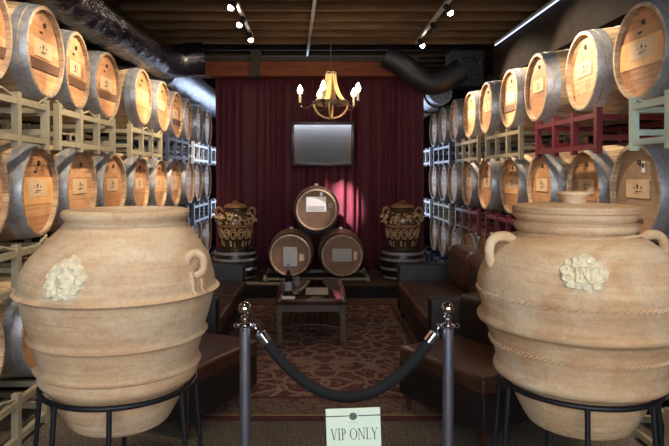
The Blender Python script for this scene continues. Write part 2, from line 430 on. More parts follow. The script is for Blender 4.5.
def emblem(cx, cz, w, s=1):
    mb = MB(); x0, x1 = -.028, -.0265
    def q(a, b, c, d): mb.box(x0, x1, cx+min(a, b)*s, cx+max(a, b)*s, BR+cz+c*s, BR+cz+d*s)
    pts = []
    for k in range(14):
        a = 2*PI*k/14; rr = (.017 if k % 2 == 0 else .009)*s; pts.append((x0, cx+rr*math.sin(a), BR+cz+.006*s+rr*1.15*math.cos(a)))
    mb.poly(pts, 0, (.0015, 0, 0)); q(-.002, .002, -.024, -.006)
    q(.05, .068, -.012, .002); q(-.03, .06, -.04, -.034); q(-.06, -.042, -.01, -.004); q(-.052, .02, -.052, -.048)
    return mb
def barrel(name, label, variant):
    t = thing(name, label, 'barrel')
    body().build('staves', M['stave'], t)
    hd = MB().lathe([(.0005, -.033), (BE-.023, -.033)], 60, 'x', (0, 0, BR)).build('head', M['grey_head' if variant == 'D' else 'head'], t, smooth=False)
    for h in HM: h.build('hoop', M['hoop'], t)
    MB().lathe([(.0005, -.024), (.017, -.024), (.017, -.034)], 16, 'x', (0, .02, BR+.185)).build('bung', M['bung'], t)
    if variant in 'ABCD':
        lb = card(-.135, .135, -.04, .075).build('label_card', M['paper'], t, smooth=False)
        emblem(0, .03, .1, .8).build('emblem', M['ink'], lb, smooth=False)
    if variant in 'BC': MB().box(-.033, -.0315, -.05, -.005, BR+.118, BR+.135).build('stamp', M['bung'], t, smooth=False)
    if variant == 'B': band(-.125, -.058, -.033, -.024, BE-.0235).build('crossbar', M['dark_oak'], t, smooth=False)
    if variant == 'C': band(-.09, .09, -.033, -.030, BE-.0235).build('pale_board', M['pale_oak'], t, smooth=False)
    if variant == 'D':
        tg = card(.05, .085, .12, .19).build('tag', M['white_paper'], t, smooth=False)
        MB().box(-.0275, -.0265, .056, .079, BR+.15, BR+.18).build('print', M['ink'], tg, smooth=False)
        MB().box(-.033, -.031, -.11, .06, BR-.20, BR-.17).build('stencil', M['dark_oak'], t, smooth=False)
    return t
VD = {'A': 'plain-headed oak barrel', 'B': 'dark-crossbar oak barrel', 'C': 'pale-board oak barrel', 'D': 'white-tagged oak barrel'}
PROTO = {}
ORD = ['first', 'second', 'third', 'fourth', 'fifth', 'sixth', 'seventh', 'eighth', 'ninth', 'tenth']
rnd = random.Random(4)
def put_barrel(var, loc, rz, label, group, roll=0):
    if var not in PROTO:
        o = barrel('wine_barrel', label, var); PROTO[var] = o; o['group'] = group
        o.location = loc; o.rotation_euler = (0, 0, rz)
    else: o = dup(PROTO[var], loc, rz, label, group)
    o.rotation_euler.z = rz+rnd.uniform(-.03, .03)
    return o
DL = [3.28, 3.98, 4.67, 5.44, 6.38, 7.14, 7.88, 8.68, 9.42, 10.2]
DR = [3.0, 3.80, 4.58, 5.38, 6.28, 7.12, 7.95, 8.75, 9.6, 10.35]
ROWS = {'top': 2.415, 'middle': 1.515, 'bottom': .62}
VARL = {'top': 'BBBBCABABA', 'middle': 'ACAAACCAAA', 'bottom': 'AAAAAAAAAA'}
VARR = {'top': 'CCAABAAAAA', 'middle': 'DDAACAAAAA', 'bottom': 'AAAAAAAAAA'}
SKIPL = {}
SKIPR = {}
ADJL = {('bottom', 0): (0, -.06, 0, 0), ('bottom', 2): (0, .05, 0, 0), ('top', 0): (0, .04, .02, .03), ('top', 1): (.02, .06, .03, .05), ('middle', 1): (0, .02, 0, .05), ('top', 6): (0, .07, 0, 0), ('middle', 2): (0, .05, 0, 0), ('top', 2): (-.06, .11, .035, .08), ('top', 3): (-.08, .1, .03, -.05), ('top', 4): (-.04, .15, .05, 0), ('top', 5): (0, .1, .03, 0)}
ADJR = {('top', 1): (.02, 0, -.015, 0), ('top', 2): (.04, .08, .01, 0), ('top', 3): (-.04, .02, -.01, -.04)}
for row, zc in ROWS.items():
    for i, d in enumerate(DL):
        if i in SKIPL.get(row, ()): continue
        v = VARL[row][i]
        lab = f"{VD[v]}, {ORD[9-i]} from the curtain in the {row} row, open jar's side"
        ax, ay, az, ar = ADJL.get((row, i), (rnd.uniform(-.02, .02), 0, 0, 0))
        put_barrel(v, (-1.82+ax, d+ay, zc-BR+az), ar, lab, f'barrels in the {row} row behind the open jar')
    for i, d in enumerate(DR):
        if i in SKIPR.get(row, ()): continue
        v = VARR[row][i]
        lab = f"{VD[v]}, {ORD[9-i]} from the curtain in the {row} row, lidded jar's side"
        ax, ay, az, ar = ADJR.get((row, i), (rnd.uniform(-.02, .02), 0, 0, 0))
        put_barrel(v, (2.02+ax, d+ay, zc-BR+az), PI+ar, lab, f'barrels in the {row} row behind the lidded jar')

# ---------------------------------------------------------------- steel barrel racks
RL, RD = 1.16, .74
TUBE_W = .036
def rack(name, label, mat):
    t = thing(name, label, 'rack')
    for x in (0, -RD):
        for z in ((.05, .268) if x == 0 else (.112, .253)): MB().box(x-TUBE_W/2, x+TUBE_W/2, 0, RL, z-TUBE_W/2, z+TUBE_W/2).build('rail', mat, t, smooth=False)
        for yy in (.021, .40, .76, RL-.021): MB().box(x-TUBE_W/2-.003, x+TUBE_W/2+.003, yy-.022, yy+.022, *((.0, .322) if x == 0 else (.094, .28))).build('post', mat, t, smooth=False)
        for top in (1, -1):
            z0 = .288 if top > 0 else .022
            pts = [(x, 0, z0+.05*top), (x, .14, z0), (x, .42, z0), (x, .585, z0+.04*top), (x, .75, z0), (x, 1.04, z0), (x, RL, z0+.05*top)]
            if top > 0 and x == 0 and ('beige' in mat.name or 'green' in mat.name): MB().tube(pts, .008, 6).build('cradle_wire', mat, t)
    for yy in (.021, RL-.021):
        for z in (.112, .253): MB().box(-RD, 0, yy-.018, yy+.018, z-.018, z+.018).build('cross_tube', mat, t, smooth=False)
    return t
RPROTO = {}
def put_rack(mk, x, y0, z, rz, label, group):
    loc = (x, y0, z) if rz == 0 else (x, y0+RL, z)
    if mk not in RPROTO:
        o = rack('barrel_rack', label, M[mk]); RPROTO[mk] = o; o['group'] = group; o.location = loc; o.rotation_euler = (0, 0, rz)
    else: o = dup(RPROTO[mk], loc, rz, label, group)
    return o
YL = [2.80, 4.11, 5.72, 7.18, 8.70, 10.15]
YR = [2.57, 4.16, 5.72, 7.2, 8.73, 10.2]
CN = {'rack_beige': 'beige', 'rack_mint': 'pale green', 'rack_red': 'maroon', 'rack_dark': 'slate', 'rack_white': 'white', 'rack_olive': 'olive'}
CL = {1.79: ['rack_beige']*3+['rack_dark', 'rack_white', 'rack_white'], .885: ['rack_beige']*3+['rack_dark', 'rack_dark', 'rack_white'], 0: ['rack_beige']*4+['rack_dark']*2}
CR = {1.77: ['rack_mint', 'rack_red', 'rack_olive', 'rack_olive', 'rack_dark', 'rack_white'], .885: ['rack_red']*4+['rack_olive', 'rack_white'], 0: ['rack_olive']*3+['rack_dark']*3}
SRL = {}
SRR = {}
TN = {1.79: 'top', 1.77: 'top', .885: 'middle', 0: 'bottom'}
for z, cs in CL.items():
    for i, mk in enumerate(cs):
        if i in SRL.get(z, ()): continue
        put_rack(mk, -1.772, YL[i], z if z else -.0, 0, f"{CN[mk]} steel rack under {TN[z]}-row barrels by the open jar, {ORD[5-i]} from the far end", 'steel racks on the open jar side')
for z, cs in CR.items():
    for i, mk in enumerate(cs):
        if i in SRR.get(z, ()): continue
        put_rack(mk, 1.972, YR[i], z if z else -.0, PI, f"{CN[mk]} steel rack under {TN[z]}-row barrels by the lidded jar, {ORD[5-i]} from the far end", 'steel racks on the lidded jar side')

# ---------------------------------------------------------------- big clay jars
def smooth_prof(pts, n=5):
    out = []
    for i in range(len(pts)-1):
        p0 = pts[max(i-1, 0)]; p1 = pts[i]; p2 = pts[i+1]; p3 = pts[min(i+2, len(pts)-1)]
        for k in range(n):
            t = k/n
            out.append(tuple(.5*((2*p1[j])+(-p0[j]+p2[j])*t+(2*p0[j]-5*p1[j]+4*p2[j]-p3[j])*t*t+(-p0[j]+3*p1[j]-3*p2[j]+p3[j])*t**3) for j in (0, 1)))
    out.append(pts[-1]); return out
def r_at(prof, z):
    best = None
    for (r0, z0), (r1, z1) in zip(prof, prof[1:]):
        if min(z0, z1) <= z <= max(z0, z1) and abs(z1-z0) > 1e-6:
            r_ = r0+(r1-r0)*(z-z0)/(z1-z0); best = r_ if best is None else max(best, r_)
    return best or .3
ANG = lambda deg: math.radians(-90+deg)      # 0 = towards the viewer, + = towards larger x
def jar_body(prof, wob, seed):
    rr = random.Random(seed); ph = [rr.uniform(0, 6) for _ in range(4)]
    def fn(r, z, a):
        return r*(1+wob*(math.sin(2*a+ph[0]+z*2)+.6*math.sin(3*a+ph[1]-z*5)+.5*math.sin(5*a+ph[2]+z*9)))
    return MB().lathe(prof, 96, 'z', fn=fn)
def rope_band(prof, z, amp=.008, n=110):
    mb = MB(); r0 = r_at(prof, z)
    for k in range(n):
        a = 2*PI*k/n; a2 = a+2*PI/n*1.0
        p = lambda q, dz: ((r0+.004)*math.cos(q), (r0+.004)*math.sin(q), z+dz)
        mb.tube([p(a-.008, -amp), p((a+a2)/2, 0), p(a2+.008, amp)], lambda t: amp*(.45+.6*math.sin(PI*t)), 5)
    return mb
def medallion(prof, deg, zc, w, h, kind):
    N = 56; mb = MB(); v = []; f = []
    rr = random.Random(kind)
    def hgt(u, q):          # u, q in -1..1
        d = math.hypot(u*(1.0), q)
        edge = .9+.05*math.sin(5*math.atan2(q, u)+1)+.04*math.sin(13*math.atan2(q, u))
        m = max(0, min(1, (edge-d)*7))
        k = 0
        def ring(cx, cy, R, wd, a=1): return a*math.exp(-((math.hypot(u-cx, q-cy)-R)/wd)**2)
        def blob(cx, cy, R, a=1): return a*math.exp(-((u-cx)**2+(q-cy)**2)/(R*R))
        if kind == 1:      # leafy lion-like mask: mane curls around a blunt face
            for i in range(11):
                a = i*2*PI/11; k += ring(.62*math.cos(a), .62*math.sin(a), .12, .06, .8)+blob(.62*math.cos(a), .62*math.sin(a), .06, .7)
            k += blob(0, -.08, .2, .9)+blob(-.2, .14, .12, .7)+blob(.2, .14, .12, .7)+blob(0, .34, .16, .8)+ring(0, -.32, .12, .05, .7)+blob(0, .05, .09, .7)
        else:              # shield with scrolling mantle either side
            inside = abs(u) < .26 and -.42 < q < .36
            k += .45*(1 if inside else 0)+.6*(1 if inside and (abs(abs(u)-.23) < .04 or abs(q+.38) < .04 or abs(q-.32) < .04) else 0)
            if inside: k += .55*(1 if abs(u+.1) < .035 and abs(q) < .24 else 0)+.55*(1 if abs(u-.1) < .035 and abs(q) < .24 else 0)+.5*(1 if abs(u*2.2+q) < .07 else 0)
            for sx in (-1, 1):
                for (cx, cy, R) in ((.5, .45, .15), (.66, .12, .14), (.52, -.22, .15), (.4, -.55, .12), (.24, .58, .12), (.74, -.1, .07), (.3, .3, .06)):
                    k += ring(sx*cx, cy, R, .05, .8)+blob(sx*cx, cy, .06, .8)
            k += blob(0, .62, .16, 1.)+blob(0, -.66, .1, .6)
        k += .12*math.sin(u*31+q*17)*math.sin(q*37-u*11)
        return -.010+m*(.015+.019*min(1.3, k))
    for j in range(N+1):
        for i in range(N+1):
            u = -1+2*i/N; q = -1+2*j/N; z = zc+q*h/2; r0 = r_at(prof, z); a = ANG(deg)+u*w/2/r_at(prof, zc)
            R = r0+hgt(u, q); v.append((R*math.cos(a), R*math.sin(a), z))
    for j in range(N):
        for i in range(N): b = j*(N+1)+i; f.append((b, b+1, b+N+2, b+N+1))
    return mb.add(v, f)
def ear(deg, path, rad_):
    a = ANG(deg); pts = smooth_prof(path, 6)
    return MB().tube([(p[0]*math.cos(a), p[0]*math.sin(a), p[1]) for p in pts], rad_, 12)
JY = 2.7
PL = smooth_prof([(.002, .585), (.12, .585), (.19, .53), (.215, .532), (.24, .57), (.285, .64), (.325, .70), (.352, .712), (.372, .735), (.373, .762), (.371, .778), (.389, .787), (.371, .797), (.380, .84),
      (.404, .905), (.423, .918), (.407, .932), (.420, .975), (.434, 1.03), (.444, 1.075), (.466, 1.088), (.445, 1.102), (.441, 1.14), (.424, 1.20), (.395, 1.27), (.345, 1.34), (.305, 1.39), (.284, 1.412),
      (.291, 1.424), (.304, 1.440), (.302, 1.458), (.285, 1.468), (.262, 1.462), (.25, 1.43), (.27, 1.38), (.36, 1.28), (.40, 1.1), (.38, .95), (.002, .62)], 4)
PR_ = smooth_prof([(.002, .575), (.10, .575), (.155, .525), (.205, .515), (.232, .54), (.288, .64), (.318, .70), (.35, .712), (.385, .728), (.398, .748), (.394, .768), (.385, .785), (.392, .83), (.405, .875),
      (.412, .90), (.432, .945), (.460, .966), (.464, .985), (.446, 1.003), (.442, 1.03), (.450, 1.07), (.456, 1.115), (.455, 1.15), (.438, 1.20), (.405, 1.255), (.355, 1.31), (.305, 1.345), (.268, 1.358),
      (.262, 1.366), (.275, 1.376), (.282, 1.392), (.274, 1.408), (.264, 1.415), (.276, 1.424), (.287, 1.440), (.280, 1.455), (.262, 1.462), (.24, 1.44), (.25, 1.38), (.34, 1.29), (.40, 1.1), (.36, .9), (.002, .62)], 4)
def rescale(p, tab):
    def k(z):
        for (z0, k0), (z1, k1) in zip(tab, tab[1:]):
            if z <= z1: return k0+(k1-k0)*max(0, min(1, (z-z0)/(z1-z0)))
        return tab[-1][1]
    return [(r*k(z), z+.03*max(0, 1-abs(z-1.09)/.2)*(p is PL)) for r, z in p]
PL = rescale(PL, [(.5, 1.0), (.62, .98), (.70, .91), (.78, .925), (.92, .925), (1.1, .955), (1.25, .96), (1.38, .915), (1.5, .905)])
PR_ = rescale(PR_, [(.5, 1.0), (.62, .98), (.70, .93), (.78, .925), (.92, .945), (1.1, .96), (1.25, .96), (1.36, .92), (1.5, .915)])
XJL, XJR = -.877, 1.185
jl = thing('clay_jar', 'big pale terracotta jar with open mouth, no lid, on black iron stand', 'jar', (XJL, JY, .535))
jr = thing('clay_jar', 'big terracotta jar with lid and rope bands on black iron stand', 'jar', (XJR, JY, .52))
def under(o, root):
    o.parent = root; o.location = (0, 0, -root.location.z); return o
jb = jar_body(PL, .0035, 3); jb.v = [(x+.03*max(0, min(1, (z-1.2)/.2)), y, z) for x, y, z in jb.v]
under(jb.build('vessel', M['clay_open'], angle=75), jl)
jb = jar_body(PR_, .003, 8); jb.v = [(x-.02*max(0, min(1, (z-1.2)/.2)), y, z) for x, y, z in jb.v]
under(jb.build('vessel', M['clay_lid'], angle=75), jr)
under(medallion(PL, -12, 1.215, .21, .2, 1).build('medallion', M['relief'], angle=80), jl)
under(medallion(PR_, -21, 1.24, .215, .165, 2).build('medallion', M['relief'], angle=80), jr)
for dg in (65, -115):
    for dd in (-4.5, 3.5): under(ear(dg+dd, [(r_at(PL, z)+.006, z) for z in (1.215, 1.19, 1.165, 1.14, 1.12)], lambda t: .013-.008*t).build('handle_spur', M['clay_open']), jl)
    a = ANG(dg); ou = Vector((math.cos(a), math.sin(a), 0)); ta = Vector((-math.sin(a), math.cos(a), 0)); e1 = (ta*.62+ou*.78).normalized()*(1 if dg > 0 else 1)
    cc = ou*(r_at(PL, 1.245)+.018)+Vector((0, 0, 1.245))
    under(MB().tube([cc+e1*.036*math.cos(q)+Vector((0, 0, .048*math.sin(q))) for q in [2*PI*k/24 for k in range(24)]], .0175, 12, closed=True).build('handle', M['clay_open']), jl)
for dg in (-84, 96):
    under(ear(dg, [(.29, 1.315), (.33, 1.345), (.38, 1.345), (.408, 1.32), (.415, 1.28), (.41, 1.24), (.395, 1.205)], lambda t: .024-.004*t).build('handle', M['clay_lid']), jr)
for z in (1.10, .872, 1.362):
    under(rope_band(PR_, z, .0085 if z < 1.3 else .0055, 110 if z < 1.3 else 90).build('rope_band', M['clay_lid']), jr)
lid = under(MB().lathe(smooth_prof([(.002, 1.455), (.245, 1.455), (.262, 1.464), (.266, 1.476), (.255, 1.485), (.16, 1.492), (.062, 1.495), (.052, 1.505), (.064, 1.525), (.072, 1.536), (.062, 1.546), (.002, 1.546)], 4), 72).build('lid', M['clay_lid'], angle=75), jr); lid.location.x = -.02

def stand(x, label, degs, r=.333, zr=.695):
    t = thing('jar_stand', label, 'stand', (x, JY, 0), 0, 'black iron jar stands')
    ring = [((r)*math.cos(2*PI*k/64), r*math.sin(2*PI*k/64), zr) for k in range(64)]
    MB().tube(ring, .0115, 10, closed=True).build('ring', M['black_iron'], t)
    low = [((r+.03)*math.cos(2*PI*k/64), (r+.03)*math.sin(2*PI*k/64), .22) for k in range(64)]
    MB().tube(low, .008, 8, closed=True).build('lower_ring', M['black_iron'], t)
    for d in degs:
        a = ANG(d); MB().tube([((r+.004)*math.cos(a), (r+.004)*math.sin(a), zr), ((r+.055)*math.cos(a), (r+.055)*math.sin(a), 0)], .011, 10).build('leg', M['black_iron'], t)
    return t
stand(XJL, 'black iron ring stand carrying the open clay jar', (11, -30, -80, 66, 92, 195))
stand(XJR, 'black iron ring stand carrying the lidded clay jar', (-18, -80, -112, 31, 85, 180))

# ---------------------------------------------------------------- stanchions, rope, sign
SY = 2.9
def stanchion(x, label):
    t = thing('stanchion', label, 'stanchion', (x, SY, 0), 0, 'stanchions holding the rope')
    MB().lathe([(.002, 0), (.165, 0), (.168, .012), (.16, .03), (.06, .055), (.03, .07), (.002, .07)], 40).build('base', M['chrome'], t)
    MB().lathe([(.0265, .06), (.0265, .895)], 28, cap1=True).build('pole', M['brushed'], t)
    MB().lathe([(.026, .885), (.034, .888), (.034, .897), (.026, .90), (.018, .905), (.0155, .925), (.021, .93), (.021, .936), (.013, .942), (.012, .95)], 28).build('collar', M['chrome'], t)
    MB().ball((0, 0, .974), .0335, 24, 16).build('finial', M['chrome'], t)
    for k in range(4):
        a = k*PI/2; MB().tube([(.03*math.cos(a), .03*math.sin(a), .893)]+[(.043*math.cos(a)+.010*math.cos(a)*math.cos(b), .043*math.sin(a)+.010*math.sin(a)*math.cos(b), .893+.010*math.sin(b)) for b in [PI-i*2*PI/12 for i in range(13)]], .0035, 6).build('eyelet', M['chrome'], t)
    return t
XS0, XS1 = -.338, .643
stanchion(XS0, "brushed steel stanchion with ball top beside the open clay jar")
stanchion(XS1, "brushed steel stanchion with ball top beside the lidded clay jar")
vr = thing('velvet_rope', 'dark velvet rope sagging between the two steel stanchions', 'rope', (.15, SY, .547))
def rp(t): x = -.242+.80*t; return Vector((x-.15, 0, .275*(2*t-1)**2))
MB().tube([rp(i/40) for i in range(41)], .027, 16).build('rope', M['velvet_rope'], vr)
for (t0, sgn, xs) in ((0, -1, XS0), (1, 1, XS1)):
    p = rp(t0); d = (rp(t0)-rp(t0-sgn*.02)).normalized()
    MB().tube([p-d*.012, p-d*.011, p+d*.04, p+d*.045, p+d*.055], lambda t: (.03, .03, .029, .022, .012)[min(4, int(t*4+.01))], 16).build('ferrule', M['chrome'], vr)
    e = Vector((xs-.15-sgn*.05, 0, .345))
    q = p+d*.055
    MB().tube([q, q.lerp(e, .35)+Vector((0, 0, .012)), q.lerp(e, .75)+Vector((0, 0, .012)), e+Vector((sgn*.006, 0, .004)), e+Vector((sgn*.004, 0, -.01)), q.lerp(e, .65)-Vector((0, 0, .006))], .0055, 8).build('hook', M['chrome'], vr)

sg = thing('sign_stand', 'small cream card sign reading VIP ONLY in front of the rope', 'sign', (.180, 2.5, 0))
sg.rotation_euler = (0, math.radians(-2), 0)
MB().lathe([(.002, 0), (.13, 0), (.13, .012), (.02, .02), (.011, .03), (.011, .37), (.002, .37)], 28).build('post', M['black_iron'], sg)
CW, CZ0, CZ1 = .1135, .36, .648
MB().box(-CW-.004, CW+.004, .004, .012, CZ0-.004, CZ1-.002).build('back_plate', M['black_iron'], sg, smooth=False)
cd = MB().box(-CW, CW, 0, .004, CZ0, CZ1).build('card', M['sign_card'], sg, smooth=False)
def flat(mb, pts): mb.poly([(px, -.0003, pz) for px, pz in pts], 0, (0, .0012, 0))
ln = MB()
flat(ln, [(-CW, CZ1-.029), (-.020, CZ1-.029), (-.020, CZ1-.033), (-CW, CZ1-.033)]); flat(ln, [(.020, CZ1-.029), (CW, CZ1-.029), (CW, CZ1-.033), (.020, CZ1-.033)])
ln.build('rule', M['sign_ink'], cd, smooth=False)
em = MB(); flat(em, [(.0175*math.cos(a)*(1.0 if i % 2 else .93), CZ1-.033+.0165*math.sin(a)*(1.0 if i % 2 else .93)) for i, a in enumerate([2*PI*k/24 for k in range(24)])])
em.build('emblem', M['sign_grey'], cd, smooth=False)
ey = MB()
for (cx, cz, rr) in ((-.005, .004, .0045), (.006, -.004, .004), (-.003, -.008, .003), (.007, .007, .003)):
    ey.poly([(cx+rr*math.cos(a), -.0006, CZ1-.033+cz+rr*math.sin(a)) for a in [2*PI*k/10 for k in range(10)]], 0, (0, .0008, 0))
ey.build('emblem_detail', M['sign_ink'], cd, smooth=False)
sm = MB()
for i in range(7): flat(sm, [(-.02+i*.006, CZ1-.056), (-.0165+i*.006, CZ1-.056), (-.0165+i*.006, CZ1-.0605), (-.02+i*.006, CZ1-.0605)])
sm.build('fine_print', plain('faint_grey', (196, 204, 188), .6), cd, smooth=False)
def letters(text, x0, z0, hh):
    """light roman capitals: thick and thin strokes with serifs"""
    mb = MB(); T, t = .115*hh, .055*hh; x = x0
    def st(a, b, w):
        (ax, az), (bx, bz) = a, b; dx, dz = bx-ax, bz-az; L = math.hypot(dx, dz); nx = w/2
        if abs(dz) < 1e-6: flat(mb, [(ax, az-w/2), (bx, az-w/2), (bx, az+w/2), (ax, az+w/2)])
        else: flat(mb, [(ax-nx, az), (ax+nx, az), (bx+nx, bz), (bx-nx, bz)])
    def ser(cx, z, w=.16): st((cx-w*hh, z), (cx+w*hh, z), .035*hh)
    for ch in text:
        b, tp = z0, z0+hh
        if ch == 'V':
            w = .72*hh; st((x+.08*hh, tp), (x+w/2, b), T); st((x+w-.06*hh, tp), (x+w/2+.02*hh, b), t); ser(x+.08*hh, tp, .13); ser(x+w-.06*hh, tp, .12)
        elif ch == 'I':
            w = .3*hh; st((x+w/2, b), (x+w/2, tp), T); ser(x+w/2, b); ser(x+w/2, tp)
        elif ch in 'PO':
            full = ch == 'O'; w = .86*hh if full else .56*hh; n = 28
            cx, cz, rx, rz = (x+w/2, (b+tp)/2, w/2, hh/2+.015*hh) if full else (x+.2*hh, tp-.27*hh, .33*hh, .27*hh)
            a0, a1 = (0, 2*PI) if full else (-PI/2, PI/2)
            for k in range(n):
                qs = []
                for a, inner in ((a0+(a1-a0)*k/n, 0), (a0+(a1-a0)*(k+1)/n, 0), (a0+(a1-a0)*(k+1)/n, 1), (a0+(a1-a0)*k/n, 1)):
                    wt = t*.8+(T-t*.6)*abs(math.cos(a)); ex, ez = rx-inner*wt, rz-inner*t*.8
                    qs.append((cx+ex*math.cos(a), cz+ez*math.sin(a)))
                flat(mb, qs)
            if not full: st((x+.16*hh, b), (x+.16*hh, tp), T); ser(x+.16*hh, b); st((x, tp), (x+.22*hh, tp), .035*hh)
        elif ch == 'N':
            w = .82*hh; st((x+.12*hh, b), (x+.12*hh, tp), t); st((x+w-.1*hh, b), (x+w-.1*hh, tp), t); st((x+.12*hh, tp), (x+w-.1*hh, b), T); ser(x+.12*hh, b, .12); ser(x+.06*hh, tp, .1); ser(x+w-.1*hh, tp, .12)
        elif ch == 'L':
            w = .58*hh; st((x+.16*hh, b), (x+.16*hh, tp), T); ser(x+.16*hh, tp); st((x, b+.017*hh), (x+w, b+.017*hh), .04*hh); st((x+w-.02*hh, b), (x+w, b+.16*hh), .04*hh)
        elif ch == 'Y':
            w = .7*hh; st((x+w/2, b), (x+w/2, b+.45*hh), T); st((x+.08*hh, tp), (x+w/2, b+.42*hh), T); st((x+w-.06*hh, tp), (x+w/2+.01*hh, b+.42*hh), t); ser(x+w/2, b); ser(x+.08*hh, tp, .12); ser(x+w-.06*hh, tp, .12)
        else: w = .26*hh
        x += w+.09*hh
    return mb, x
_, xe = letters('VIP ONLY', 0, 0, .047)
lt, _ = letters('VIP ONLY', -xe/2, 0, .047)
lt.v = [(p[0]*.76+.004, p[1], p[2]+CZ1-.130) for p in lt.v]; lt.build('lettering', M['sign_ink'], cd, smooth=False)

# ---------------------------------------------------------------- rug, table, seating
o = tag(MB().box(-1.25, 1.25, -1.95, 1.95, 0, .012).build('rug', M['rug'], smooth=False), 'red and tan oriental rug with scrolling pattern on the carpeted floor', 'rug')
o.location = (.08, 5.90, .0)
tb = thing('coffee_table', 'low wooden coffee table with glass display top on the rug', 'table', (-.037, 6.32, .012))
TW, TD, TH = .345, .60, .418
fr = MB(); fw = .06
fr.rbox(-TW, -TW+fw, -TD, TD, TH-.05, TH, .006).rbox(TW-fw, TW, -TD, TD, TH-.05, TH, .006).rbox(-TW+fw, TW-fw, -TD, -TD+fw, TH-.05, TH, .006).rbox(-TW+fw, TW-fw, TD-fw, TD, TH-.05, TH, .006)
fr.build('top_frame', M['walnut'], tb)
MB().box(-TW+fw, TW-fw, -TD+fw, TD-fw, TH-.02, TH-.006).build('glass', M['glass_top'], tb, smooth=False)
ap = MB(); ap.box(-TW+.03, TW-.03, -TD+.03, -TD+.05, TH-.12, TH-.05).box(-TW+.03, TW-.03, TD-.05, TD-.03, TH-.12, TH-.05).box(-TW+.03, -TW+.05, -TD+.03, TD-.03, TH-.12, TH-.05).box(TW-.05, TW-.03, -TD+.03, TD-.03, TH-.12, TH-.05)
ap.build('apron', M['grey_wood'], tb, smooth=False)
for sx in (-1, 1):
    for sy in (-1, 1):
        MB().rbox(sx*(TW-.04)-.027, sx*(TW-.04)+.027, sy*(TD-.04)-.027, sy*(TD-.04)+.027, 0, TH-.05, .004, 1).build('leg', M['grey_wood'], tb)
sh = MB()
for k in range(9):
    x = -TW+.09+k*(2*TW-.18)/8; sh.box(x-.018, x+.018, -TD+.04, TD-.04, .13, .142)
sh.build('slatted_shelf', M['grey_wood'], tb, smooth=False)
for sy in (-1, 1):
    MB().tube([(x, sy*(TD-.04), .12+.05*(1-(x/TW)**2)) for x in [-TW+.06+i*(2*TW-.12)/12 for i in range(13)]], .011, 8).build('bowed_rail', M['walnut'], tb)
TZ = .43
bt = thing('wine_bottle', 'dark wine bottle standing on the coffee table', 'bottle', (-.262, 5.93, TZ))
MB().lathe(smooth_prof([(.002, 0), (.034, 0), (.037, .008), (.037, .18), (.034, .2), (.017, .235), (.0145, .25), (.0145, .30), (.002, .30)], 3), 24).build('glass_body', M['bottle'], bt)
MB().lathe([(.0376, .05), (.0376, .14)], 24).build('paper_label', M['grey_ink'], bt)
MB().lathe([(.016, .25), (.016, .308), (.002, .308)], 18).build('foil_cap', M['silver_band'], bt)
gl = thing('tasting_glass', 'small stemmed tasting glass beside the wine bottle', 'glass', (-.178, 6.0, TZ))
gm = NT('clear_glass'); gm.color((.9, .9, .92)); gm = gm.set(.03, Transmission_Weight=.9, IOR=1.45)
MB().lathe(smooth_prof([(.002, 0), (.03, 0), (.03, .003), (.005, .008), (.004, .07), (.02, .085), (.031, .115), (.028, .165), (.026, .165), (.029, .115), (.018, .09), (.002, .086)], 3), 24).build('bowl', gm, gl)
tag(MB().rbox(-.06, .06, -.045, .045, 0, .012, .002, 1).build('card_box', M['white_paper'], loc=(-.255, 5.80, TZ)), 'small white card lying on the table edge by the bottle', 'card')
pm = thing('printed_sheet', 'printed paper sheet lying on the table glass', 'paper', (.02, 6.18, TZ-.005))
ps = MB().box(-.115, .115, -.18, .18, 0, .002).build('sheet', plain('grey_sheet', (176, 172, 166), .5, var=.05), pm, smooth=False)
tx = MB()
for k in range(9): tx.box(-.095, .095-.05*(k % 3), .14-.035*k-.008, .14-.035*k+.004, .002, .0024)
tx.build('print_lines', M['grey_ink'], ps, smooth=False)

def sofa(sgn, xin, ya, yb, label):
    """long side along y, back towards the racks; sgn -1 / +1 is the side of the aisle"""
    t = thing('leather_sofa', label, 'sofa', (xin, (ya+yb)/2, .012), 0, 'leather sofas facing each other')
    L = (yb-ya)/2; dep = .84
    def X(a, b): return (min(sgn*a, sgn*b), max(sgn*a, sgn*b))
    x0, x1 = X(0.02, dep); MB().rbox(x0, x1, -L+.02, L-.02, .09, .30, .015).build('base', M['dark_leather'], t)
    for sy in (-1, 1):
        x0, x1 = X(0, dep); y0, y1 = sorted((sy*L, sy*(L-.14))); MB().rbox(x0, x1, y0, y1, .09, .615, .028, 4).build('arm', M['dark_leather'], t)
        for xx in (.06, dep-.06): MB().lathe([(.018, 0), (.026, .1)], 12, c=(sgn*xx, sy*(L-.07), 0), cap0=True).build('leg', M['walnut'], t)
    n = 2; w = (2*L-.28)/n
    for k in range(n):
        y0 = -L+.14+k*w; x0, x1 = X(-.01, dep-.22); MB().rbox(x0, x1, y0+.004, y0+w-.004, .30, .43, .03, 4).build('seat_cushion', M['leather'], t)
        x0, x1 = X(dep-.30, dep-.06); MB().rbox(x0, x1, y0+.006, y0+w-.006, .42, .85, .1, 6).build('back_cushion', M['leather'], t)
    x0, x1 = X(dep-.12, dep); MB().rbox(x0, x1, -L+.01, L-.01, .09, .74, .04, 4).build('back', M['dark_leather'], t)
    return t
sofa(1, .93, 4.84, 6.84, "brown leather sofa on the lidded jar's side of the coffee table")
sofa(-1, -.79, 4.84, 6.84, "brown leather sofa on the open jar's side of the coffee table")
